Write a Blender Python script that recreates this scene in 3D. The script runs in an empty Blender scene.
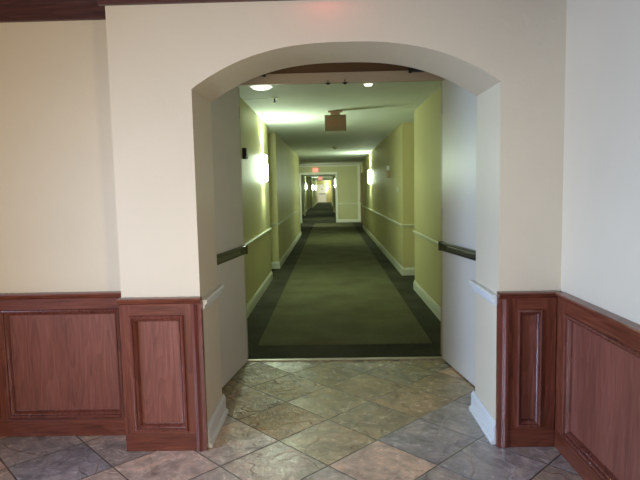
import bpy, bmesh, math, random
from mathutils import Vector, Matrix
random.seed(4)
C = bpy.context.scene.collection
PI = math.pi

# ------------------------------------------------------------------ materials
def new_mat(name):
    m = bpy.data.materials.new(name); m.use_nodes = True
    nt = m.node_tree
    return m, nt, nt.nodes['Principled BSDF']

def N(nt, kind, **kw):
    n = nt.nodes.new(kind)
    for k, v in kw.items():
        if hasattr(n, k) and not k.startswith('i_'): setattr(n, k, v)
    return n

def ramp(nt, stops):
    r = nt.nodes.new('ShaderNodeValToRGB'); e = r.color_ramp.elements
    while len(e) < len(stops): e.new(.5)
    for i, (p, c) in enumerate(stops):
        e[i].position = p; e[i].color = (c[0], c[1], c[2], 1)
    return r

def plain(name, col, rough=.6, metal=0, spec=.5, emit=None, estr=0, var=.0, bump=0, bscale=60):
    m, nt, b = new_mat(name)
    b.inputs['Base Color'].default_value = (*col, 1)
    b.inputs['Roughness'].default_value = rough
    b.inputs['Metallic'].default_value = metal
    b.inputs['Specular IOR Level'].default_value = spec
    if emit:
        b.inputs['Emission Color'].default_value = (*emit, 1); b.inputs['Emission Strength'].default_value = estr
    L = nt.links
    tc = N(nt, 'ShaderNodeTexCoord')
    if var:
        n = N(nt, 'ShaderNodeTexNoise'); n.inputs['Scale'].default_value = 3; n.inputs['Detail'].default_value = 4
        L.new(tc.outputs['Object'], n.inputs['Vector'])
        r = ramp(nt, [(.3, [c*(1-var) for c in col]), (.7, [min(1, c*(1+var)) for c in col])])
        L.new(n.outputs['Fac'], r.inputs['Fac']); L.new(r.outputs['Color'], b.inputs['Base Color'])
    if bump:
        n2 = N(nt, 'ShaderNodeTexNoise'); n2.inputs['Scale'].default_value = bscale; n2.inputs['Detail'].default_value = 3
        L.new(tc.outputs['Object'], n2.inputs['Vector'])
        bp = N(nt, 'ShaderNodeBump'); bp.inputs['Strength'].default_value = bump; bp.inputs['Distance'].default_value = .01
        L.new(n2.outputs['Fac'], bp.inputs['Height']); L.new(bp.outputs['Normal'], b.inputs['Normal'])
    return m

def plaster(name, col, rough=.5, strength=.25):
    """painted drywall with a hand trowelled texture"""
    m, nt, b = new_mat(name); L = nt.links
    b.inputs['Roughness'].default_value = rough
    b.inputs['Specular IOR Level'].default_value = .35
    tc = N(nt, 'ShaderNodeTexCoord')
    n = N(nt, 'ShaderNodeTexNoise'); n.inputs['Scale'].default_value = 1.3; n.inputs['Detail'].default_value = 3
    L.new(tc.outputs['Object'], n.inputs['Vector'])
    r = ramp(nt, [(.3, [c*.96 for c in col]), (.7, [min(1, c*1.03) for c in col])])
    L.new(n.outputs['Fac'], r.inputs['Fac']); L.new(r.outputs['Color'], b.inputs['Base Color'])
    a = N(nt, 'ShaderNodeTexNoise'); a.inputs['Scale'].default_value = 22; a.inputs['Detail'].default_value = 4; a.inputs['Distortion'].default_value = .8
    L.new(tc.outputs['Object'], a.inputs['Vector'])
    rr = ramp(nt, [(.48, (0, 0, 0)), (.62, (1, 1, 1))])
    L.new(a.outputs['Fac'], rr.inputs['Fac'])
    bp = N(nt, 'ShaderNodeBump'); bp.inputs['Strength'].default_value = strength; bp.inputs['Distance'].default_value = .003
    L.new(rr.outputs['Color'], bp.inputs['Height']); L.new(bp.outputs['Normal'], b.inputs['Normal'])
    return m

def wood(name, axis, dark=(.075, .020, .012), mid=(.190, .058, .036), light=(.285, .105, .070), rough=.36):
    """stained oak: fine pores and cathedral figure, grain along the given axis"""
    m, nt, b = new_mat(name); L = nt.links
    tc = N(nt, 'ShaderNodeTexCoord'); oi = N(nt, 'ShaderNodeObjectInfo')
    off = N(nt, 'ShaderNodeVectorMath', operation='SCALE'); comb = N(nt, 'ShaderNodeCombineXYZ')
    for i in range(3): L.new(oi.outputs['Random'], comb.inputs[i])
    off.inputs['Scale'].default_value = 13.0
    L.new(comb.outputs[0], off.inputs[0])
    add = N(nt, 'ShaderNodeVectorMath', operation='ADD')
    L.new(tc.outputs['Object'], add.inputs[0]); L.new(off.outputs[0], add.inputs[1])
    def mapped(across, along):
        mp = N(nt, 'ShaderNodeMapping')
        s = [across]*3; s[axis] = along
        mp.inputs['Scale'].default_value = s
        L.new(add.outputs[0], mp.inputs['Vector']); return mp
    n1 = N(nt, 'ShaderNodeTexNoise'); n1.inputs['Scale'].default_value = 1; n1.inputs['Detail'].default_value = 2; n1.inputs['Roughness'].default_value = .4
    L.new(mapped(5, .7).outputs[0], n1.inputs['Vector'])
    mul = N(nt, 'ShaderNodeMath', operation='MULTIPLY'); mul.inputs[1].default_value = 16
    L.new(n1.outputs['Fac'], mul.inputs[0])
    fr = N(nt, 'ShaderNodeMath', operation='FRACT'); L.new(mul.outputs[0], fr.inputs[0])
    n2 = N(nt, 'ShaderNodeTexNoise'); n2.inputs['Scale'].default_value = 1; n2.inputs['Detail'].default_value = 5; n2.inputs['Roughness'].default_value = .7
    L.new(mapped(150, 5).outputs[0], n2.inputs['Vector'])
    n3 = N(nt, 'ShaderNodeTexNoise'); n3.inputs['Scale'].default_value = 1; n3.inputs['Detail'].default_value = 3
    L.new(mapped(8, 1.0).outputs[0], n3.inputs['Vector'])
    m1 = N(nt, 'ShaderNodeMath', operation='MULTIPLY'); m1.inputs[1].default_value = .11; L.new(fr.outputs[0], m1.inputs[0])
    m2 = N(nt, 'ShaderNodeMath', operation='MULTIPLY_ADD'); m2.inputs[1].default_value = .75; L.new(n2.outputs['Fac'], m2.inputs[0]); L.new(m1.outputs[0], m2.inputs[2])
    m3 = N(nt, 'ShaderNodeMath', operation='MULTIPLY_ADD'); m3.inputs[1].default_value = .35; L.new(n3.outputs['Fac'], m3.inputs[0]); L.new(m2.outputs[0], m3.inputs[2])
    r = ramp(nt, [(.40, dark), (.60, mid), (.80, light)])
    L.new(m3.outputs[0], r.inputs['Fac']); L.new(r.outputs['Color'], b.inputs['Base Color'])
    b.inputs['Roughness'].default_value = rough
    b.inputs['Specular IOR Level'].default_value = .5
    b.inputs['Coat Weight'].default_value = .25; b.inputs['Coat Roughness'].default_value = .25
    bp = N(nt, 'ShaderNodeBump'); bp.inputs['Strength'].default_value = .15; bp.inputs['Distance'].default_value = .002
    L.new(n2.outputs['Fac'], bp.inputs['Height']); L.new(bp.outputs['Normal'], b.inputs['Normal'])
    return m

def slate():
    m, nt, b = new_mat('slate_tile'); L = nt.links
    tc = N(nt, 'ShaderNodeTexCoord')
    ca = N(nt, 'ShaderNodeAttribute', attribute_name='tone')
    cr = N(nt, 'ShaderNodeAttribute', attribute_name='rough')
    uv = N(nt, 'ShaderNodeUVMap'); uv.uv_map = 'cell'
    # offset per tile so the cleft figure stops at the joints
    off = N(nt, 'ShaderNodeVectorMath', operation='SCALE'); off.inputs['Scale'].default_value = 17
    L.new(cr.outputs['Color'], off.inputs[0])
    add = N(nt, 'ShaderNodeVectorMath', operation='ADD'); L.new(tc.outputs['Object'], add.inputs[0]); L.new(off.outputs[0], add.inputs[1])
    def noise(s, d, dist=0, rg=.5):
        n = N(nt, 'ShaderNodeTexNoise'); n.inputs['Scale'].default_value = s; n.inputs['Detail'].default_value = d
        n.inputs['Distortion'].default_value = dist; n.inputs['Roughness'].default_value = rg
        L.new(add.outputs[0], n.inputs['Vector']); return n
    n1 = noise(4.5, 5, 1.2, .6); n2 = noise(16, 6, .5, .65); n3 = noise(2.0, 2.5, .9)
    # colour: tile tone * blotches, with rusty / grey drifts
    bl = ramp(nt, [(.32, (.58, .57, .56)), (.5, (.95, .93, .90)), (.68, (1.3, 1.2, 1.08))]); L.new(n1.outputs['Fac'], bl.inputs['Fac'])
    mx = N(nt, 'ShaderNodeMix', data_type='RGBA', blend_type='MULTIPLY'); mx.inputs['Factor'].default_value = 1
    L.new(ca.outputs['Color'], mx.inputs['A']); L.new(bl.outputs['Color'], mx.inputs['B'])
    fine = ramp(nt, [(.3, (.72, .72, .72)), (.7, (1.2, 1.2, 1.2))]); L.new(n2.outputs['Fac'], fine.inputs['Fac'])
    mx2 = N(nt, 'ShaderNodeMix', data_type='RGBA', blend_type='MULTIPLY'); mx2.inputs['Factor'].default_value = 1
    L.new(mx.outputs['Result'], mx2.inputs['A']); L.new(fine.outputs['Color'], mx2.inputs['B'])
    # cleft layers: terraces of a smooth noise
    t1 = N(nt, 'ShaderNodeMath', operation='MULTIPLY'); t1.inputs[1].default_value = 6; L.new(n3.outputs['Fac'], t1.inputs[0])
    t2 = N(nt, 'ShaderNodeMath', operation='FRACT'); L.new(t1.outputs[0], t2.inputs[0])
    t3 = N(nt, 'ShaderNodeMath', operation='FLOOR'); L.new(t1.outputs[0], t3.inputs[0])
    tr = ramp(nt, [(0, (0, 0, 0)), (.10, (1, 1, 1))]); L.new(t2.outputs[0], tr.inputs['Fac'])
    t4 = N(nt, 'ShaderNodeMath', operation='ADD'); L.new(t3.outputs[0], t4.inputs[0]); L.new(tr.outputs['Color'], t4.inputs[1])
    edge = ramp(nt, [(0, (.48, .42, .36)), (.05, (1.12, 1.1, 1.08)), (.16, (1, 1, 1))]); L.new(t2.outputs[0], edge.inputs['Fac'])
    mx3 = N(nt, 'ShaderNodeMix', data_type='RGBA', blend_type='MULTIPLY'); mx3.inputs['Factor'].default_value = .6
    L.new(mx2.outputs['Result'], mx3.inputs['A']); L.new(edge.outputs['Color'], mx3.inputs['B'])
    # joints
    sep = N(nt, 'ShaderNodeSeparateXYZ'); L.new(uv.outputs['UV'], sep.inputs[0])
    def dist(sock):
        a = N(nt, 'ShaderNodeMath', operation='SUBTRACT'); a.inputs[1].default_value = .5; L.new(sock, a.inputs[0])
        c = N(nt, 'ShaderNodeMath', operation='ABSOLUTE'); L.new(a.outputs[0], c.inputs[0]); return c
    mxx = N(nt, 'ShaderNodeMath', operation='MAXIMUM'); L.new(dist(sep.outputs['X']).outputs[0], mxx.inputs[0]); L.new(dist(sep.outputs['Y']).outputs[0], mxx.inputs[1])
    wob = N(nt, 'ShaderNodeMath', operation='MULTIPLY_ADD'); wob.inputs[1].default_value = .012; L.new(n2.outputs['Fac'], wob.inputs[0]); L.new(mxx.outputs[0], wob.inputs[2])
    jr = ramp(nt, [(.4955, (0, 0, 0)), (.5015, (1, 1, 1))]); L.new(wob.outputs[0], jr.inputs['Fac'])
    mx4 = N(nt, 'ShaderNodeMix', data_type='RGBA'); L.new(jr.outputs['Color'], mx4.inputs['Factor'])
    L.new(mx3.outputs['Result'], mx4.inputs['A']); mx4.inputs['B'].default_value = (.10, .085, .07, 1)
    L.new(mx4.outputs['Result'], b.inputs['Base Color'])
    # height
    h1 = N(nt, 'ShaderNodeMath', operation='MULTIPLY'); h1.inputs[1].default_value = .55; L.new(t4.outputs[0], h1.inputs[0])
    h2 = N(nt, 'ShaderNodeMath', operation='MULTIPLY_ADD'); h2.inputs[1].default_value = 1.3; L.new(n2.outputs['Fac'], h2.inputs[0]); L.new(h1.outputs[0], h2.inputs[2])
    sepr = N(nt, 'ShaderNodeSeparateColor'); L.new(cr.outputs['Color'], sepr.inputs[0])
    h3 = N(nt, 'ShaderNodeMath', operation='MULTIPLY'); L.new(h2.outputs[0], h3.inputs[0]); L.new(sepr.outputs[0], h3.inputs[1])
    h4 = N(nt, 'ShaderNodeMath', operation='MULTIPLY_ADD'); h4.inputs[1].default_value = -1.2; L.new(jr.outputs['Color'], h4.inputs[0]); L.new(h3.outputs[0], h4.inputs[2])
    bp = N(nt, 'ShaderNodeBump'); bp.inputs['Strength'].default_value = .8; bp.inputs['Distance'].default_value = .007
    L.new(h4.outputs[0], bp.inputs['Height']); L.new(bp.outputs['Normal'], b.inputs['Normal'])
    rr = ramp(nt, [(.3, (.13,)*3), (.7, (.32,)*3)]); L.new(n2.outputs['Fac'], rr.inputs['Fac'])
    L.new(rr.outputs['Color'], b.inputs['Roughness'])
    b.inputs['Specular IOR Level'].default_value = .8
    return m

def carpet(name, c0, c1):
    m, nt, b = new_mat(name); L = nt.links
    tc = N(nt, 'ShaderNodeTexCoord')
    v = N(nt, 'ShaderNodeTexVoronoi'); v.inputs['Scale'].default_value = 70; L.new(tc.outputs['Object'], v.inputs['Vector'])
    n = N(nt, 'ShaderNodeTexNoise'); n.inputs['Scale'].default_value = 2; n.inputs['Detail'].default_value = 5; L.new(tc.outputs['Object'], n.inputs['Vector'])
    mm = N(nt, 'ShaderNodeMath', operation='MULTIPLY_ADD'); mm.inputs[1].default_value = .5; L.new(v.outputs['Distance'], mm.inputs[0]); L.new(n.outputs['Fac'], mm.inputs[2])
    r = ramp(nt, [(.45, c0), (.95, c1)]); L.new(mm.outputs[0], r.inputs['Fac']); L.new(r.outputs['Color'], b.inputs['Base Color'])
    b.inputs['Roughness'].default_value = 1; b.inputs['Specular IOR Level'].default_value = .1
    bp = N(nt, 'ShaderNodeBump'); bp.inputs['Strength'].default_value = .4; bp.inputs['Distance'].default_value = .004
    L.new(v.outputs['Distance'], bp.inputs['Height']); L.new(bp.outputs['Normal'], b.inputs['Normal'])
    return m

RAILC = dict(dark=(.055, .012, .006), mid=(.150, .036, .017), light=(.230, .068, .034), rough=.32)
M = dict(
    lobby=plaster('lobby_paint', (.70, .607, .455), strength=.10),
    
    hall=plaster('hall_paint', (.54, .50, .255), strength=.12),
    endp=plaster('end_wall_paint', (.46, .46, .26), strength=.08),
    yellow=plaster('yellow_paint', (.55, .48, .22), strength=.08),
    ceil=plain('ceiling_paint', (.72, .76, .70), .75, spec=.25, var=.03, bump=.2, bscale=90),
    lceil=plain('ceiling_darkened', (.30, .27, .23), .8, var=.03, bump=.2, bscale=90),  # darkened so the unseen lobby ceiling bounces less light onto the wall tops
    white=plain('white_trim_paint', (.74, .74, .72), .35, var=.02),
    htrim=plain('hall_trim_paint', (.66, .68, .56), .4, var=.02),
    wx=wood('oak_grain_x', 0, **RAILC), wy=wood('oak_grain_y', 1, **RAILC), wz=wood('oak_grain_z', 2, **RAILC), wf=wood('oak_field', 2, dark=(.115, .034, .022), mid=(.200, .063, .040), light=(.275, .098, .066)),
    dwood=plain('brown_panel', (.13, .070, .03), .6, var=.1),
    door=plain('door_paint', (.72, .67, .60), .4, var=.02, bump=.05),
    fardoor=plain('far_door_paint', (.88, .87, .88), .5, var=.02),
    frame=plain('door_frame_paint', (.52, .44, .33), .45, var=.03),
    bronze=plain('dark_bronze', (.05, .043, .037), .35, metal=.7, var=.1),
    bronze2=plain('worn_bronze', (.14, .13, .12), .3, metal=.8, var=.1),
    black=plain('black_plastic', (.012, .012, .012), .4, var=.1),
    steel=plain('brushed_steel', (.5, .5, .48), .3, metal=1, var=.05),
    strip=plain('threshold_metal', (.42, .38, .30), .4, metal=.4, var=.08),
    slate=slate(),
    carpet=carpet('carpet_field', (.088, .086, .046), (.150, .146, .080)),
    border=carpet('carpet_border', (.036, .036, .026), (.078, .076, .052)),
    glass=plain('sconce_glass', (.9, .9, .86), .4, emit=(.80, 1.0, .73), estr=150, var=.01),
    signbox=plain('sign_housing', (.27, .19, .10), .5, var=.05),
    signred=plain('sign_letters', (.30, .15, .085), .5, emit=(1, .15, .08), estr=.07, var=.02),
    signlit=plain('lit_sign_face', (.5, .1, .08), .5, emit=(1, .40, .28), estr=.9, var=.02),
    lens=plain('strobe_lens', (.9, .9, .88), .15, var=.02),
    red=plain('alarm_red', (.50, .33, .22), .4, var=.04),
    ivory=plain('ivory_plastic', (.62, .62, .50), .4, var=.02),
    lamp=plain('ceiling_lamp_diffuser', (.9, .9, .9), .4, emit=(.95, 1.0, .86), estr=1.2, var=.01),
)

# ------------------------------------------------------------------ mesh helpers
def bm_new(): return bmesh.new()
def add_box(bm, a, b, bev=0):
    x0, y0, z0 = (min(a[i], b[i]) for i in range(3)); x1, y1, z1 = (max(a[i], b[i]) for i in range(3))
    g = bmesh.ops.create_cube(bm, size=1)
    for v in g['verts']:
        v.co = Vector((x0 if v.co.x < 0 else x1, y0 if v.co.y < 0 else y1, z0 if v.co.z < 0 else z1))
    if bev:
        es = {e for v in g['verts'] for e in v.link_edges}
        bmesh.ops.bevel(bm, geom=list(es), offset=bev, segments=2, profile=.6, affect='EDGES')
    return bm
def bx(a, b, bev=0): return add_box(bm_new(), a, b, bev)
def add_cyl(bm, p, axis, r0, r1, h, seg=24):
    g = bmesh.ops.create_cone(bm, cap_ends=True, segments=seg, radius1=r0, radius2=r1, depth=h)
    q = Vector((0, 0, 1)).rotation_difference(Vector(axis).normalized()).to_matrix().to_4x4()
    mt = Matrix.Translation(Vector(p)) @ q @ Matrix.Translation((0, 0, h/2))
    bmesh.ops.transform(bm, matrix=mt, verts=g['verts']); return bm
def add_prism(bm, prof, p0, p1, nrm, up=(0, 0, 1)):
    """extrude profile [(d,z)] from p0 to p1; d runs along nrm, z along up"""
    p0, p1, nrm, up = map(Vector, (p0, p1, nrm, up))
    A = [bm.verts.new(p0 + nrm*d + up*z) for d, z in prof]; B = [bm.verts.new(p1 + nrm*d + up*z) for d, z in prof]
    n = len(prof)
    for i in range(n): bm.faces.new((A[i], A[(i+1) % n], B[(i+1) % n], B[i]))
    bm.faces.new(A[::-1]); bm.faces.new(B)
    bmesh.ops.recalc_face_normals(bm, faces=bm.faces[:]); return bm
def prism(*a, **k): return add_prism(bm_new(), *a, **k)

def obj(name, bm, mat, parent=None, local=False, smooth=False):
    """link bm as ONE mesh object. World coordinates unless local (then: coordinates of the parent)."""
    me = bpy.data.meshes.new(name)
    bmesh.ops.recalc_face_normals(bm, faces=bm.faces[:])
    xs = [v.co for v in bm.verts]
    lo = Vector([min(c[i] for c in xs) for i in range(3)]); hi = Vector([max(c[i] for c in xs) for i in range(3)])
    o0 = Vector(((lo.x+hi.x)/2, (lo.y+hi.y)/2, lo.z))
    bmesh.ops.translate(bm, verts=bm.verts[:], vec=-o0)
    bm.to_mesh(me); bm.free()
    if smooth:
        for p in me.polygons: p.use_smooth = True
    me.materials.append(mat)
    o = bpy.data.objects.new(name, me); C.objects.link(o)
    if parent is not None:
        o.parent = parent
        w = Vector((0, 0, 0)); p = parent
        if not local:
            while p: w += p.location; p = p.parent
        elif parent.type == 'MESH':
            w = Vector(parent.location)
        o.location = o0 - w
    else: o.location = o0
    return o
def tag(o, label=None, cat=None, group=None, kind=None):
    if label: o['label'] = label
    if cat: o['category'] = cat
    if group: o['group'] = group
    if kind: o['kind'] = kind
    return o
def thing(name, label, cat, loc=(0, 0, 0), rotz=0, group=None, kind=None):
    o = bpy.data.objects.new(name, None); C.objects.link(o); o.empty_display_size = .1
    o.location = loc; o.rotation_euler = (0, 0, rotz)
    return tag(o, label, cat, group, kind)
def struct(name, bm, mat, label=None, cat=None, **k):
    return tag(obj(name, bm, mat, **k), label, cat, kind='structure')

# ------------------------------------------------------------------ measures (metres; eye at the origin, 1.5 high, y runs down the hall)
Y0, YJ, YT = 3.035, 3.52, 4.645          # arch wall front / back, door opening
XA, XB = -.7585, .9427                  # arch jambs
XL, XR, YL = -1.2146, 1.292, 3.245      # pier side, right wall, recessed left wall
ZS, SAG, PW = 2.0714, .232, 2.55        # arch spring, rise, exponent
ZLC = 2.78                              # lobby ceiling
ZC = 2.60                               # hall ceiling
# ------------------------------------------------------------------ lobby shell
def arch_wall():
    bm = bm_new(); cx = (XA+XB)/2; hw = (XB-XA)/2; n = 48
    add_box(bm, (XL, Y0, 0), (XA, YJ, ZLC)); add_box(bm, (XB, Y0, 0), (XR+.25, YJ, ZLC))
    xs = [cx - hw*math.cos(PI*i/n) for i in range(n+1)]
    zs = [ZS + SAG*(1-(abs(x-cx)/hw)**PW) for x in xs]
    fr = [[bm.verts.new((x, y, z)) for x, z in zip(xs, zs)] for y in (Y0, YJ)]
    tp = [[bm.verts.new((x, y, ZLC)) for x in xs] for y in (Y0, YJ)]
    for i in range(n):
        bm.faces.new((fr[0][i], fr[0][i+1], tp[0][i+1], tp[0][i]))
        bm.faces.new((fr[1][i], tp[1][i], tp[1][i+1], fr[1][i+1]))
        bm.faces.new((fr[0][i], fr[1][i], fr[1][i+1], fr[0][i+1]))
    return bm
struct('wall_front', arch_wall(), M['lobby'], 'cream textured wall pierced by the wide flattened arch', 'wall')
struct('wall_left', bx((-3.9, YL, 0), (XL, YL+.2, ZLC)), M['lobby'], 'cream wall left of the arch, set back above wide wood panel', 'wall')
struct('wall_right', bx((XR, -2.0, 0), (XR+.2, Y0, ZLC)), M['lobby'], 'pale wall running toward the viewer at the right edge', 'wall')
struct('wall_side', bx((-4.1, .6, 0), (-3.9, YL+.2, ZLC)), M['lobby'], 'cream side wall of the lobby beyond the left edge', 'wall')
struct('ceiling_lobby', bx((-4.1, -2.0, ZLC), (XR+.25, YJ, ZLC+.1)), M['lceil'], 'unseen lobby ceiling above the arch wall, darkened to cut bounce', 'ceiling')

# slate floor laid on the diagonal: one mesh, a tone per tile
U0, US, V0, VS = 1.13, .417, 1.596, .424
TONE = {  # (iu, iv): base colour of the tiles in view
 (2, 0): (.36, .25, .175), (3, 0): (.17, .155, .15), (2, 1): (.21, .17, .13), (2, 2): (.19, .148, .100), (1, 1): (.25, .18, .13),
 (1, 2): (.27, .20, .155), (0, 2): (.31, .225, .17), (-1, 3): (.125, .125, .135), (0, 3): (.17, .14, .12), (2, 3): (.13, .09, .055),
 (1, 3): (.19, .175, .16), (3, 3): (.16, .14, .085), (3, 2): (.20, .165, .11), (3, 1): (.16, .135, .10), (4, 2): (.19, .145, .095), (4, 1): (.19, .14, .10), (4, 0): (.18, .16, .14),
 (3, -1): (.18, .165, .16), (4, -1): (.155, .135, .12), (3, 4): (.17, .17, .14), (2, 4): (.14, .12, .08), (4, 3): (.15, .135, .10), (-1, 2): (.24, .18, .14), (2, -1): (.21, .175, .15),
 (1, 0): (.24, .19, .15), (5, 0): (.14, .12, .10), (5, 1): (.17, .14, .10), (4, -2): (.17, .15, .14), (0, 1): (.22, .17, .14)}
ROUGHT = {(2, 2): 2.6, (3, 3): 2.3, (2, 3): 1.9, (3, 4): 2.6, (2, 0): .6, (0, 2): .6, (1, 1): .7}
def tile_floor():
    bm = bm_new(); uvl = bm.loops.layers.uv.new('cell')
    col = bm.loops.layers.float_color.new('tone'); rgh = bm.loops.layers.float_color.new('rough')
    rnd = random.Random(11); s = 2**.5
    pal = [(.17, .155, .15), (.22, .17, .13), (.26, .19, .145), (.14, .13, .13), (.19, .15, .11), (.30, .22, .165)]
    for iu in range(-16, 16):
        for iv in range(-14, 16):
            cs = [(iu, iv), (iu+1, iv), (iu+1, iv+1), (iu, iv+1)]
            P = [(((U0+a*US)-(V0+b*VS))/s, ((U0+a*US)+(V0+b*VS))/s) for a, b in cs]
            cxm = sum(p[0] for p in P)/4; cym = sum(p[1] for p in P)/4
            if not (-4.6 < cxm < 2.0 and -2.6 < cym < 5.2): continue
            f = bm.faces.new([bm.verts.new((x, y, 0)) for x, y in P])
            if iv >= 1 and iu >= 2: rnd_t = (1.04, .94, .74)
            else: rnd_t = (1.0, .98, 1.02)
            c = [min(.8, t* 2.35*(.74*k+.26*q)) for k, q, t in zip(TONE.get((iu, iv), rnd.choice(pal)), (.215, .183, .150), rnd_t)]; r = ROUGHT.get((iu, iv), rnd.uniform(.6, 1.1))
            q = (r, rnd.random(), rnd.random(), 1)
            for l, (a, b) in zip(f.loops, ((0, 0), (1, 0), (1, 1), (0, 1))):
                l[uvl].uv = (a, b); l[col] = (*c, 1); l[rgh] = q
    for co, no in (((0, YT+.01, 0), (0, 1, 0)), ((0, -2.0, 0), (0, -1, 0)), ((1.5, 0, 0), (1, 0, 0)), ((-4.1, 0, 0), (-1, 0, 0))):
        bmesh.ops.bisect_plane(bm, geom=bm.verts[:]+bm.edges[:]+bm.faces[:], plane_co=co, plane_no=no, clear_outer=True)
    return bm
fl = struct('floor_lobby', tile_floor(), M['slate'], 'diagonal slate tiles in grey and tan before the carpet', 'floor')
struct('floor_subfloor', bx((-4.1, -2.0, -.12), (1.5, YT+.01, -.004)), M['strip'], 'screed bed under the slate tiles', 'floor')

# ------------------------------------------------------------------ wood wainscot
MOULD = [(-.001, 0), (-.001, .013), (.004, .021), (.010, .023), (.016, .019), (.018, .009), (.021, .008), (.024, .011), (.030, .006), (.035, -.004), (.037, -.012), (.040, -.013), (.042, -.018)]
def rect_mould(o, s, n, s0, s1, z0, z1, base):
    """mitred moulding round a rectangle; o origin, s direction along the wall, n outward"""
    bm = bm_new(); o, s, n = map(Vector, (o, s, n)); rings = []
    for t, h in MOULD:
        rings.append([bm.verts.new(o + s*a + Vector((0, 0, b)) + n*(base+h)) for a, b in
                      ((s0+t, z0+t), (s1-t, z0+t), (s1-t, z1-t), (s0+t, z1-t))])
    for i in range(len(rings)):
        A = rings[i]; B = rings[(i+1) % len(rings)]
        for k in range(4): bm.faces.new((A[k], A[(k+1) % 4], B[(k+1) % 4], B[k]))
    return bm
CAP = [(-.0195, -.012), (.004, -.012), (.008, -.004), (.012, .000), (.022, .004), (.026, .014), (.036, .017), (.040, .024), (.037, .032), (-.0195, .032)]
def slab(o, s, n, s0, s1, z0, z1, d0, d1, bev=0):
    o, s, n = map(Vector, (o, s, n)); bm = bm_new()
    p = o + s*s0 + n*d0 + Vector((0, 0, z0)); q = o + s*s1 + n*d1 + Vector((0, 0, z1))
    return add_box(bm, p, q, bev)
def wainscot(label, o, s, n, panels, s0, s1, wa, corner=None, zt=.907, trim_at=None, cap0=None):
    """stile-and-rail panelling: panels = list of (s0,s1) outer moulding edges; n outward"""
    ov, sv, nv = map(Vector, (o, s, n))
    root = thing('wood_wainscot', label, 'wainscot', tuple(ov + sv*((s0+s1)/2)), group=None)
    T = .028; Zb, Zt = .120, .806                    # stile face, panel bottom / top
    obj('backing_board', slab(o, s, n, s0, s1, .10, .87, .0005, .004), M['wz'], root)
    # stiles between panels and rails above / below
    edges = [s0] + [e for p in panels for e in p] + [s1]
    for i in range(0, len(edges), 2):
        a, b = edges[i], edges[i+1]
        if i: a -= .004
        if i+2 < len(edges): b += .004
        if b-a > .008: obj('stile', slab(o, s, n, a, b, .105, .87, .004, T), M['wz'], root)
    for a, b in panels:
        obj('top_rail', slab(o, s, n, a, b, Zt-.004, .87, .004, T-.0006), M[wa], root)
        obj('bottom_rail', slab(o, s, n, a, b, .105, Zb+.004, .004, T-.0006), M[wa], root)
        obj('field_panel', slab(o, s, n, a+.006, b-.006, Zb+.006, Zt-.006, .001, .0055), M['wf'], root)
        obj('panel_moulding', rect_mould(o, s, n, a, b, Zb, Zt, T-.008), M['wmould'], root)
    obj('skirting_board', slab(o, s, n, s0, s1, 0.001, .105, .0005, T+.004, .002), M[wa], root)
    cp = prism(CAP, ov + sv*(s0 if cap0 is None else cap0) + Vector((0, 0, zt-.032)) + nv*(T-.008), ov + sv*s1 + Vector((0, 0, zt-.032)) + nv*(T-.008), n)
    obj('cap_rail', cp, M[wa], root)
    if trim_at:
        a, b = trim_at
        w = (b-a)
        prof = [(0, 0), (0, .022), (w*.3, .026), (w*.45, .018), (w*.6, .012), (w, .012), (w, 0)]
        bm = bm_new(); base = T-.006
        A = [bm.verts.new(ov + sv*(a+t) + nv*(base+h) + Vector((0, 0, .002))) for t, h in prof]
        B = [bm.verts.new(ov + sv*(a+t) + nv*(base+h) + Vector((0, 0, .868))) for t, h in prof]
        k = len(prof)
        for i in range(k): bm.faces.new((A[i], A[(i+1) % k], B[(i+1) % k], B[i]))
        bm.faces.new(A[::-1]); bm.faces.new(B)
        obj('corner_trim', bm, M['wmould'], root)
    return root
M['wmould'] = wood('oak_moulding', 2, dark=(.060, .015, .010), mid=(.150, .040, .026), light=(.22, .070, .048), rough=.2)
for _n in M['wmould'].node_tree.nodes:
    if _n.type == 'BSDF_PRINCIPLED': _n.inputs['Coat Weight'].default_value = .9; _n.inputs['Coat Roughness'].default_value = .12
wainscot('red brown oak wainscot with one narrow panel on the pier left of the arch', (0, Y0, 0), (1, 0, 0), (0, -1, 0),
         [(-1.163, -.852)], XL-.006, XA+.012, 'wx', trim_at=(-.803, -.746))
wainscot('dark oak wainscot with one slim panel on the pier right of the arch', (0, Y0, 0), (-1, 0, 0), (0, -1, 0),
         [(-1.182, -1.040)], -XR+.033, -XB+.010, 'wx', trim_at=(-.988, -.934))
wainscot('oak wainscot with wide flat panel on the recessed wall at far left', (0, YL, 0), (1, 0, 0), (0, -1, 0),
         [(-3.6, -2.87), (-2.815, -2.085), (-2.035, -1.305)], -3.88, XL-.001, 'wx')
wainscot('oak wainscot with tall grained panel running along the right hand wall', (XR, 0, 0), (0, -1, 0), (-1, 0, 0),
         [(-2.895, -1.65), (-1.55, -.3), (-.2, 1.05)], -Y0+.001, 1.9, 'wy', cap0=-Y0+.0625)
for ax, k in (('x', 0), ('y', 1)): M['crown_'+ax] = wood('dark_oak_'+ax, k, dark=(.03, .010, .010), mid=(.075, .022, .018), light=(.13, .042, .032), rough=.45)
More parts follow.
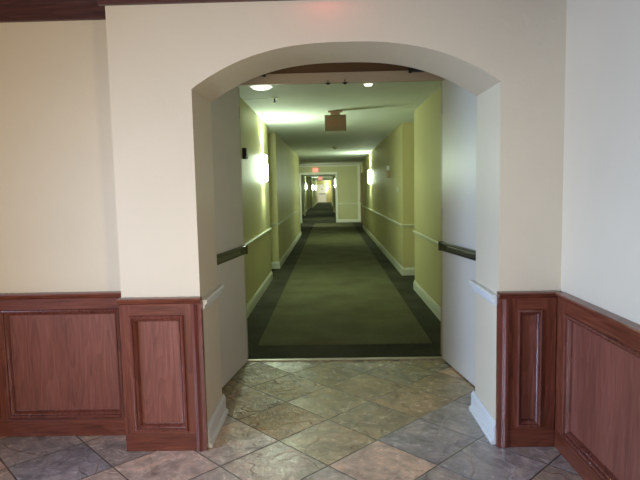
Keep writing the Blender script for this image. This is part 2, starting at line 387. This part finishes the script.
# crown
CROWN = [(0, 0), (.022, 0), (.026, .006), (.026, .09), (.032, .10), (.075, .15), (.085, .18), (.10, .19), (.10, .245), (0, .245)]
def crown(k, p0, p1, n, wa): 
    struct('trim_%d' % k, prism(CROWN, p0, p1, n), M['crown_'+wa[1]], 'dark red wooden crown moulding, '+('above recessed left wall', 'across the top of the arch wall', 'above the right wall')[k-1], 'moulding')
ZK = 2.520
crown(1, (-3.9, YL, ZK), (XL, YL, ZK), (0, -1, 0), 'wx')
crown(2, (XL-.03, Y0, ZK+.008), (XR, Y0, ZK+.008), (0, -1, 0), 'wx')
crown(3, (XR, -2, ZK+.008), (XR, Y0, ZK+.008), (-1, 0, 0), 'wy')

# ------------------------------------------------------------------ white trim on the arch jambs
RAIL = [(0, 0), (.008, 0), (.012, .014), (.022, .022), (.024, .04), (.036, .048), (.038, .062), (.030, .070), (0, .070)]
BASE = [(0, 0), (.034, 0), (.034, .012), (.026, .024), (.018, .028), (.018, .105), (.012, .118), (.006, .130), (0, .130)]
def jamb_trim(k, x, nx, side):
    struct('trim_%d' % k, prism([(d, z) for d, z in RAIL], (x, Y0+.004, .815), (x, YJ+.02, .815), (nx, 0, 0)), M['white'],
           'white chair rail along the %s inner side of the arch' % side, 'moulding')
    struct('baseboard_%s_jamb' % side, prism(BASE, (x, Y0+.002, .001), (x, YJ+.03, .001), (nx, 0, 0)), M['white'],
           'white baseboard at the foot of the %s arch jamb' % side, 'baseboard')
jamb_trim(4, XA, 1, 'left'); jamb_trim(5, XB, -1, 'right')

# ------------------------------------------------------------------ vestibule behind the arch
VL, VR, ZV = -1.02, 1.22, 2.72
struct('wall_vestibule_left', bx((VL-.2, YJ, 0), (VL, YT, ZV)), M['lobby'], 'side wall behind the left open door', 'wall')
struct('wall_vestibule_right', bx((VR, YJ, 0), (VR+.2, YT, ZV)), M['lobby'], 'side wall behind the right open door', 'wall')
struct('ceiling_vestibule', bx((VL-.2, YJ, ZV), (VR+.2, YT, ZV+.1)), M['lceil'], 'ceiling between the arch and the doors', 'ceiling')
OL, OR, ZO = -.775, .968, 2.392
# wall over and beside the double doors
bm = bm_new(); add_box(bm, (VL-.6, YT, ZO+.05), (VR+.6, YT+.11, ZV+.1)); add_box(bm, (VL-.6, YT, 0), (OL-.05, YT+.11, ZO+.05)); add_box(bm, (OR+.05, YT, 0), (VR+.6, YT+.11, ZO+.05))
struct('wall_partition', bm, M['dwood'], 'dark brown wall panel over the double doors', 'wall')
bm = bm_new()
add_box(bm, (OL-.05, YT-.02, ZO), (OR+.05, YT+.02, ZO+.086), .003)
add_box(bm, (OL-.05, YT-.0, 0), (OL, YT+.13, ZO)); add_box(bm, (OR, YT-.0, 0), (OR+.05, YT+.13, ZO))
fr = struct('trim_6', bm, M['frame'], 'taupe frame head over the open double doors', 'door frame')
for x in (-.003, .139):                                     # latch strikes under the head
    b2 = bm_new(); add_box(b2, (x-.003, YT-.034, ZO-.002), (x+.003, YT-.020, ZO+.022)); add_cyl(b2, (x, YT-.028, ZO-.016), (0, 0, 1), .008, .026, .012, 16)
    obj('latch_strike', b2, M['black'], fr)
for x0, x1, xk in ((-.66, -.53, -.535), (.675, .80, .68)):
    b2 = bm_new(); add_box(b2, (x0, YT-.075, ZO+.068), (x1, YT-.020, ZO+.104), .004); add_cyl(b2, (xk, YT-.05, ZO+.058), (0, 0, 1), .013, .017, .05, 14)
    obj('door_closer', b2, M['black'], fr)

# the two leaves, folded back beyond a right angle
def fire_door(k, hx, side, ang, label):
    """local frame: leaf runs from the hinge along -y, its visible face is x=0 looking to side"""
    r = thing('door_%d' % k, label, 'door', (hx, YT-.03, .012), ang, kind='structure')
    Ld, Hd, t = .90, 2.372, .045
    o = -side
    obj('door_leaf', bx((0, -Ld, 0), (o*t, 0, Hd), .002), M['door'], r, local=True)
    z0 = .955
    bar = obj('panic_bar', bx((side*.004, -Ld+.02, z0), (side*.030, 0.012, z0+.072), .004), M['bronze'], r, local=True)
    # push pad, highlight strip and end caps
    obj('push_pad', bx((side*.030, -Ld+.14, z0+.018), (side*.042, -.22, z0+.054), .003), M['bronze2'], bar, local=True)
    obj('trim_strip', bx((side*.030, -Ld+.03, z0+.060), (side*.033, -.02, z0+.066)), M['bronze2'], bar, local=True)
    for y in (-Ld+.005, -.035):
        obj('end_cap', bx((side*.0, y, z0-.003), (side*.036, y+.04, z0+.075), .004), M['bronze'], bar, local=True)
    for z in (.25, 1.2, 2.1): obj('hinge', add_cyl(bm_new(), (o*.006, .010, z), (0, 0, 1), .008, .008, .11, 12), M['steel'], r, local=True)
    return r
A0 = math.radians(8.6)
fire_door(1, -.757, 1, -A0, 'grey painted door folded open at the left inside the arch, dark push bar')
fire_door(2, .950, -1, A0, 'pale painted door folded open at the right inside the arch, dark push bar')
struct('trim_7', bx((OL-.02, YT-.012, .0), (OR+.02, YT+.035, .010), .003), M['strip'], 'thin metal threshold strip between slate and carpet', 'threshold')

# ------------------------------------------------------------------ hall
HL, HR, IL, IR = -1.032, 1.2271, -1.0184, 1.2271
YH = YT+.11
YN = (9.10, 7.94); YF = (10.31, 9.231); YE = (18.0184, 20.504); YEND = 24.66
struct('floor_hall', bx((-2.4, YT+.01, -.1), (1.9, YEND+.3, 0.002)), M['border'], 'near black carpet border along the hall', 'carpet')
bm = bx((-.735, YT+.47, .002), (.955, YEND-.35, .006))
struct('floor_carpet', bm, M['carpet'], 'dark olive carpet down the middle of the hall', 'carpet')
struct('ceiling_hall', bx((-2.4, YH, ZC), (1.9, YEND+.12, ZC+.15)), M['ceil'], 'pale green lit ceiling of the hall', 'ceiling')
def hall_side(side, name):
    i = 0 if side < 0 else 1; xn = HL if side < 0 else HR; xi = IL if side < 0 else IR
    dz = .42; w = .2
    bm = bm_new()
    add_box(bm, (xn, YH, 0), (xn+side*(dz+w), YN[i], ZC))
    add_box(bm, (xn+side*dz, YN[i], 0), (xn+side*(dz+w), YF[i], ZC))
    add_box(bm, (xi, YF[i], 0), (xi+side*(dz+w), YE[i], ZC))
    d2 = .45 if side < 0 else .16
    add_box(bm, (xi+side*d2, YE[i], 0), (xi+side*(d2+w), YEND, ZC))
    struct('wall_hall_'+name, bm, M['hall'], 'olive wall along the %s side of the hall' % name, 'wall')
    for nm, prof, z, mat, lb in (('rail', RAIL, .835, M['htrim'], 'chair rail'), ('base', HB, .003, M['htrim'], 'baseboard')):
        bm = bm_new(); n = (-side, 0, 0)
        add_prism(bm, prof, (xn, YH, z), (xn, YN[i], z), n)
        add_prism(bm, prof, (xi+side*dz, YF[i], z), (xi-side*(.0 if nm == 'rail' else 0), YF[i], z), (0, -1, 0))
        add_prism(bm, prof, (xi, YF[i]-.02, z), (xi, YE[i], z), n)
        add_prism(bm, prof, (xn+side*dz, YN[i], z), (xn+side*dz, YF[i], z), n)
        add_prism(bm, prof, (xi+side*d2, YE[i], z), (xi+side*d2, YEND, z), n)
        struct(('trim_%d' % (8+i)) if nm == 'rail' else 'baseboard_hall_'+name, bm, mat, 'pale green %s along the %s hall wall' % (lb, name), 'moulding' if nm == 'rail' else 'baseboard')
RAIL = [(d*.8, z*.62) for d, z in RAIL]
HB = [(0, 0), (.020, 0), (.020, .10), (.014, .118), (.008, .135), (0, .135)]
hall_side(-1, 'left'); hall_side(1, 'right')
# end wall with cased opening
EL, ER, ZE = -1.33, .245, 2.20
bm = bm_new(); add_box(bm, (ER, YEND, 0), (1.8, YEND+.14, ZC)); add_box(bm, (-2.3, YEND, 0), (EL, YEND+.14, ZC)); add_box(bm, (EL, YEND, ZE), (ER, YEND+.14, ZC))
struct('wall_hall_end', bm, M['endp'], 'sage wall closing the hall beside the cased opening', 'wall')
bm = bm_new()
add_box(bm, (ER-.01, YEND-.03, 0), (ER+.09, YEND, ZE+.10)); add_box(bm, (EL-.09, YEND-.03, 0), (EL+.01, YEND, ZE+.10)); add_box(bm, (EL+.01, YEND-.03, ZE), (ER-.01, YEND, ZE+.10))
struct('trim_10', bm, M['htrim'], 'pale casing around the opening in the end wall', 'door casing')
struct('trim_11', bx((1.24, YEND-.03, 0), (1.36, YEND, ZC-.03)), M['htrim'], 'pale upright trim at right end of end wall', 'moulding')
struct('trim_12', bx((-1.47, YEND-.04, ZC-.05), (1.36, YEND, ZC)), M['htrim'], 'thin crown strip over the end wall', 'moulding')
struct('trim_13', prism(RAIL, (ER+.09, YEND, .835), (1.24, YEND, .835), (0, -1, 0)), M['htrim'], 'chair rail on the end wall', 'moulding')
struct('baseboard_hall_end', prism(HB, (ER+.09, YEND, .003), (1.24, YEND, .003), (0, -1, 0)), M['htrim'], 'baseboard of the end wall', 'baseboard')
# dark door in the right recess near the end wall
d = thing('door_3', 'dark door in right recess near end wall', 'door', (1.387, 22.6, 0), kind='structure')
obj('door_leaf', bx((1.36, 21.7, .01), (1.386, 24.4, 2.2), .004), M['dwood'], d)
obj('door_knob', add_cyl(bm_new(), (1.36, 24.2, 1.0), (-1, 0, 0), .03, .03, .06, 16), M['steel'], d)

# ------------------------------------------------------------------ far corridor
FL, FR, YZ = -1.72, .30, 65.2
struct('floor_far_hall', bx((-2.3, YEND+.3, -.1), (1.0, YZ, .001)), M['border'], 'dark carpet of the corridor beyond the opening', 'carpet')
struct('ceiling_far_hall', bx((-2.3, YEND+.14, ZC), (1.0, YZ, ZC+.15)), M['ceil'], 'ceiling of the corridor beyond the opening', 'ceiling')
bm = bm_new(); add_box(bm, (FL-.2, YEND+.14, 0), (FL, 46, ZC)); add_box(bm, (FL-.2, 46, 0), (FL+.16, YZ, ZC))
struct('wall_far_left', bm, M['endp'], 'sage left wall of the far corridor', 'wall')
bm = bm_new(); add_box(bm, (FR, YEND+.14, 0), (FR+.2, 36, ZC)); add_box(bm, (.16, 36, 0), (FR+.2, 41, ZC)); add_box(bm, (.20, 41, 0), (FR+.2, YZ, ZC))
struct('wall_far_right', bm, M['yellow'], 'yellow right wall of the far corridor', 'wall')
struct('wall_far_end', bx((FL-.2, YZ, 0), (1, YZ+.2, ZC)), M['yellow'], 'yellow wall closing the far corridor', 'wall')
bm = bm_new()
add_prism(bm, HB, (FL, YEND+.14, .003), (FL, 46, .003), (1, 0, 0)); add_prism(bm, HB, (FL+.16, 46, .003), (FL+.16, YZ, .003), (1, 0, 0))
struct('baseboard_far_left', bm, M['htrim'], 'baseboard of the far corridor, left side', 'baseboard')
bm = bm_new()
add_prism(bm, HB, (FR, YEND+.14, .003), (FR, 36, .003), (-1, 0, 0)); add_prism(bm, HB, (FR, 36, .003), (.16, 36, .003), (0, -1, 0)); add_prism(bm, HB, (.20, 41, .003), (.20, YZ, .003), (-1, 0, 0))
struct('baseboard_far_right', bm, M['htrim'], 'baseboard of the far corridor, right side', 'baseboard')
for k, y, x0, x1, zf in ((14, 32.0, -1.50, .30, 2.33), (15, 50.0, -1.50, .10, 2.36)):
    bm = bm_new(); add_box(bm, (x0-.09, y-.03, 0), (x0, y+.12, zf+.09)); add_box(bm, (x1, y-.03, 0), (x1+.09, y+.12, zf+.09)); add_box(bm, (x0, y-.03, zf), (x1, y+.12, zf+.09))
    add_box(bm, (x0, y, zf+.09), (x1, y+.1, ZC))
    struct('trim_%d' % k, bm, M['htrim'], ('first', 'second')[k-14] + ' pale door frame across the far corridor', 'door frame')
d = thing('door_4', 'white panelled door closing the far corridor', 'door', (-1.0, YZ, 0), kind='structure')
obj('door_leaf', bx((-1.46, YZ-.06, .01), (-.56, YZ-.01, 2.1), .004), M['fardoor'], d)
obj('door_window', bx((-1.06, YZ-.07, 1.5), (-.96, YZ-.06, 1.68)), M['bronze2'], d)
obj('push_bar', bx((-1.38, YZ-.10, .98), (-.64, YZ-.06, 1.06)), M['bronze2'], d)
obj('door_casing', add_box(add_box(add_box(bm_new(), (-1.56, YZ-.08, 0), (-1.46, YZ, 2.2)), (-.56, YZ-.08, 0), (-.46, YZ, 2.2)), (-1.46, YZ-.08, 2.1), (-.56, YZ, 2.2)), M['htrim'], d)

# ------------------------------------------------------------------ wall sconces
def make_sconce():
    """wall at x=0, body to +x"""
    r = thing('wall_sconce', None, 'wall lamp')
    obj('backplate', bx((0, -.06, -.19), (.012, .06, .21), .003), M['bronze'], r, local=True)
    bm = bm_new(); n = 18; H = (-.20, -.17, .0, .17, .20); R = (.80, .97, 1, .97, .80)
    rings = []
    for h, k in zip(H, R):
        rings.append([bm.verts.new((.012+.066*k*math.sin(PI*i/n), .068*k*-math.cos(PI*i/n), h)) for i in range(n+1)])
    for a, b in zip(rings, rings[1:]):
        for i in range(n): bm.faces.new((a[i], a[i+1], b[i+1], b[i]))
    sh = obj('glass_shade', bm, M['glass'], r, local=True, smooth=True)
    b2 = bm_new()
    add_box(b2, (0, -.02, -.212), (.05, .02, -.204))
    obj('shade_clip', b2, M['bronze'], r, local=True)
    obj('shade_clip', bx((0, -.02, .205), (.05, .02, .213)), M['bronze'], r, local=True)
    return r
def copy_tree(o, parent=None):
    c = o.copy(); C.objects.link(c)
    if parent: c.parent = parent
    for ch in o.children: copy_tree(ch, c)
    return c
sc0 = make_sconce()
spots = [  # x, y, z, facing, label
 (HL, 8.32, 1.845, 0, 'bright glass sconce on the left olive wall, the nearest one'),
 (IR, 16.5, 1.86, PI, 'lit glass sconce on the right olive wall before the end wall'),
 (FR, 27.8, 1.82, PI, 'lit sconce just inside right edge of cased opening'),
 (FL, 37.5, 1.75, 0, 'leftmost lit sconce seen through the cased opening'),
 (FL+.16, 46.8, 1.72, 0, 'second lit sconce from the left through the cased opening'),
 (FL+.16, 56.0, 1.74, 0, 'third lit sconce from the left, left of the white far door'),
 (-.42, YZ, 1.78, -PI/2, 'lit sconce immediately right of the white far door')]
for i, (x, y, z, a, lb) in enumerate(spots):
    o = sc0 if i == 0 else copy_tree(sc0)
    o.location = (x, y, z); o.rotation_euler = (0, 0, a); o['label'] = lb; o['group'] = 'wall sconces along the corridor'

# ------------------------------------------------------------------ exit signs
def text_mesh(s, size, depth):
    cu = bpy.data.curves.new('t', 'FONT'); cu.body = s; cu.size = size; cu.extrude = depth; cu.align_x = 'CENTER'; cu.align_y = 'CENTER'
    o = bpy.data.objects.new('t', cu); C.objects.link(o); dg = bpy.context.evaluated_depsgraph_get()
    me = bpy.data.meshes.new_from_object(o.evaluated_get(dg)); bpy.data.objects.remove(o)
    bm = bm_new(); bm.from_mesh(me); bpy.data.meshes.remove(me); bpy.data.curves.remove(cu)
    bmesh.ops.transform(bm, matrix=Matrix.Rotation(PI/2, 4, 'X'), verts=bm.verts[:]); return bm
def exit_sign(label, loc, rotz, lit, w=.335, h=.255, mount=.065, group='exit signs along the corridor', s=.13):
    """hangs from z=0 of its root"""
    r = thing('exit_sign', label, 'exit sign', loc, rotz, group)
    if mount: obj('ceiling_canopy', add_box(bx((-.10, -.035, -.022), (.10, .035, 0), .003), (-.065, -.02, -mount), (.065, .02, -.02)), M['red'] if not lit else M['signbox'], r, local=True)
    obj('sign_housing', bx((-w/2, -.022, -mount-h), (w/2, .022, -mount), .006), M['signlit' if lit else 'signbox'], r, local=True)
    t = text_mesh('EXIT', s, .002); bmesh.ops.translate(t, verts=t.verts[:], vec=(0, -.024, -mount-h/2))
    obj('sign_lettering', t, M['signred'] if not lit else M['lens'], r, local=True)
    return r
exit_sign('brown exit sign hanging from the hall ceiling, faint red glow', (.090, 7.71, ZC), math.radians(-2), False, .30, .225, .055, s=.11)
exit_sign('lit red exit sign above the cased opening in end wall', (-.66, YEND-.05, 2.50), 0, True, .26, .19, 0, s=.10)
exit_sign('lit red exit sign hanging farther down the corridor', (-.75, 41, ZC), 0, True, .34, .26, .10, s=.13)

# ------------------------------------------------------------------ small fittings
r = thing('wall_strobe', 'black box fitting with small clear lens high on left olive wall', 'alarm', (HL, 6.46, 1.87))
obj('housing', bx((HL, 6.42, 1.885), (HL+.045, 6.51, 2.015), .004), M['black'], r)
b = bm_new(); bmesh.ops.create_icosphere(b, subdivisions=2, radius=.022); bmesh.ops.translate(b, verts=b.verts[:], vec=(HL+.048, 6.44, 1.905))
obj('lens', b, M['lens'], r, smooth=True)
r = thing('fire_alarm', 'red fire alarm with white strobe on right olive wall', 'alarm', (IR, 11.3, 1.7))
obj('alarm_body', bx((IR, 11.20, 1.72), (IR-.05, 11.36, 1.87), .005), M['red'], r)
obj('strobe_lens', bx((IR, 11.22, 1.875), (IR-.06, 11.34, 1.965), .006), M['lens'], r)
r = thing('thermostat', 'small pale thermostat near the corner of right olive wall', 'thermostat', (IR, 9.75, 1.42))
obj('cover', bx((IR, 9.66, 1.42), (IR-.028, 9.82, 1.53), .005), M['ivory'], r)
obj('dial', add_cyl(bm_new(), (IR-.028, 9.74, 1.475), (-1, 0, 0), .03, .026, .01, 20), M['htrim'], r)
def sprinkler(label, x, y):
    r = thing('fire_sprinkler', label, 'sprinkler', (x, y, ZC-.06), group='ceiling sprinklers')
    obj('escutcheon', add_cyl(bm_new(), (x, y, ZC-.008), (0, 0, 1), .035, .04, .008, 20), M['ivory'], r)
    b = add_cyl(bm_new(), (x, y, ZC-.045), (0, 0, 1), .008, .010, .038, 10); add_cyl(b, (x, y, ZC-.05), (0, 0, 1), .022, .022, .003, 14)
    obj('deflector', b, M['bronze'], r)
sprinkler('small pendent sprinkler on the ceiling near the left wall', -.643, 6.53)
r = thing('smoke_detector', 'round smoke detector on the ceiling far beyond the exit sign', 'smoke detector', (.14, 14.15, ZC-.05))
obj('detector_body', add_cyl(bm_new(), (.14, 14.15, ZC-.045), (0, 0, 1), .055, .075, .045, 24), M['ivory'], r)
obj('detector_grille', add_cyl(bm_new(), (.14, 14.15, ZC-.055), (0, 0, 1), .03, .04, .011, 20), M['bronze'], r)
def ceiling_light(label, x, y, rad):
    r = thing('ceiling_light', label, 'ceiling light', (x, y, ZC-.05), group='round lights at the hall mouth')
    obj('trim_ring', add_cyl(bm_new(), (x, y, ZC-.012), (0, 0, 1), rad*1.1, rad*1.15, .012, 32), M['htrim'], r)
    obj('diffuser', add_cyl(bm_new(), (x, y, ZC-.03), (0, 0, 1), rad*.75, rad, .02, 32), M['lamp'], r)
ceiling_light('glowing round ceiling light by the left wall just past the doors', -.705, 5.77, .115)
ceiling_light('smaller faint round ceiling light right of centre past the doors', .417, 5.76, .05)
# thin ceiling seam
tag(obj('trim_16', bx((HL, 6.55, ZC-.003), (-.72, 6.556, ZC)), M['bronze2']), 'thin dark ceiling seam beside the sprinkler', 'trim', kind='structure')

# ------------------------------------------------------------------ lights
def area(name, loc, target, sx, sy, power, col, spread=PI):
    l = bpy.data.lights.new(name, 'AREA'); l.shape = 'RECTANGLE'; l.size = sx; l.size_y = sy; l.energy = power; l.color = col; l.spread = spread
    o = bpy.data.objects.new(name, l); C.objects.link(o); o.location = loc
    o.rotation_euler = (Vector(target)-Vector(loc)).to_track_quat('-Z', 'Y').to_euler(); return o
# daylight from a window high on the left, a warm lamp behind, then added fills
area('window_daylight', (-3.75, .7, 1.35), (1.25, 2.5, .6), 1.0, 1.4, 58, (.48, .66, 1.0), math.radians(74))
area('moulding_fill_behind', (-1.6, -1.95, 1.35), (-.4, 3, .8), 1.5, 1.9, 11, (.72, .80, .96), math.radians(120))  # added source behind the eye, gives the moulding beads a highlight to reflect
area('lobby_lamp_warm', (-.9, -.9, .95), (-2.3, 3.2, 1.4), .5, .5, 25, (1.0, .82, .58), math.radians(115))
area('jamb_fill_warm', (1.1, .1, 1.2), (-.8, 3.4, 1.2), .35, .35, 4.5, (1.0, .82, .58), math.radians(80))  # added warm fill to lift the left jamb and left door
area('far_end_fill', (-.8, 62.5, 2.57), (-.8, 63.2, 0), .6, 1.2, 85, (1.0, .95, .86))  # added fill to brighten the far door and walls, no fixture there
area('recess_fill', (IL-.42, 21.8, 1.7), (0, 23.6, 1.0), .3, .5, 56, (.86, 1.0, .72), math.radians(125))  # added unseen fill inside the left recess, brightens the end wall
# exit sign over the arch, above the picture: red glow on the wall
p = bpy.data.lights.new('exit_glow', 'POINT'); p.energy = .6; p.color = (1, .10, .12); p.shadow_soft_size = .05
o = bpy.data.objects.new('exit_glow', p); C.objects.link(o); o.location = (-.01, Y0-.13, 2.60)
# sconces throw light up and down the wall
for (x, y, z, a, lb) in spots:
    dx, dy = math.cos(a), math.sin(a)
    for dz, e in ((.23, 1), (-.23, -1)):
        l = bpy.data.lights.new('sconce_beam', 'SPOT'); l.energy = 48 if e > 0 else 18; l.color = (.80, 1.0, .73); l.spot_size = math.radians(165); l.spot_blend = 1.0; l.shadow_soft_size = .09
        o = bpy.data.objects.new('sconce_beam', l); C.objects.link(o); o.location = (x+dx*.14, y+dy*.14, z+dz*1.25)
        o.rotation_euler = (PI if e > 0 else 0, 0, 0)
w = bpy.data.worlds.new('world'); bpy.context.scene.world = w; w.use_nodes = True
bg = w.node_tree.nodes['Background']; bg.inputs[0].default_value = (.80, .86, 1.0, 1); bg.inputs[1].default_value = .12

# ------------------------------------------------------------------ camera
f, yaw, pitch, roll = 539.0789, -0.0211, -0.0926, -0.0210
cy, sy, cp, sp, cr, sr = math.cos(yaw), math.sin(yaw), math.cos(pitch), math.sin(pitch), math.cos(roll), math.sin(roll)
fwd = Vector((sy*cp, cy*cp, sp)); right = Vector((cy, -sy, 0)); up = right.cross(fwd)
R_ = right*cr + up*sr; U_ = -right*sr + up*cr
cam = bpy.data.cameras.new('camera'); cam.sensor_width = 36; cam.lens = f*36/640; cam.clip_start = .05; cam.clip_end = 200
co = bpy.data.objects.new('camera', cam); C.objects.link(co)
mw = Matrix.Identity(4)
for i in range(3):
    mw[i][0] = R_[i]; mw[i][1] = U_[i]; mw[i][2] = -fwd[i]
mw[2][3] = 1.5
co.matrix_world = mw
s = bpy.context.scene; s.camera = co
s.view_settings.view_transform = 'Standard'; s.view_settings.look = 'None'; s.view_settings.gamma = 1; s.view_settings.use_curve_mapping = False
s.view_settings.exposure = 0
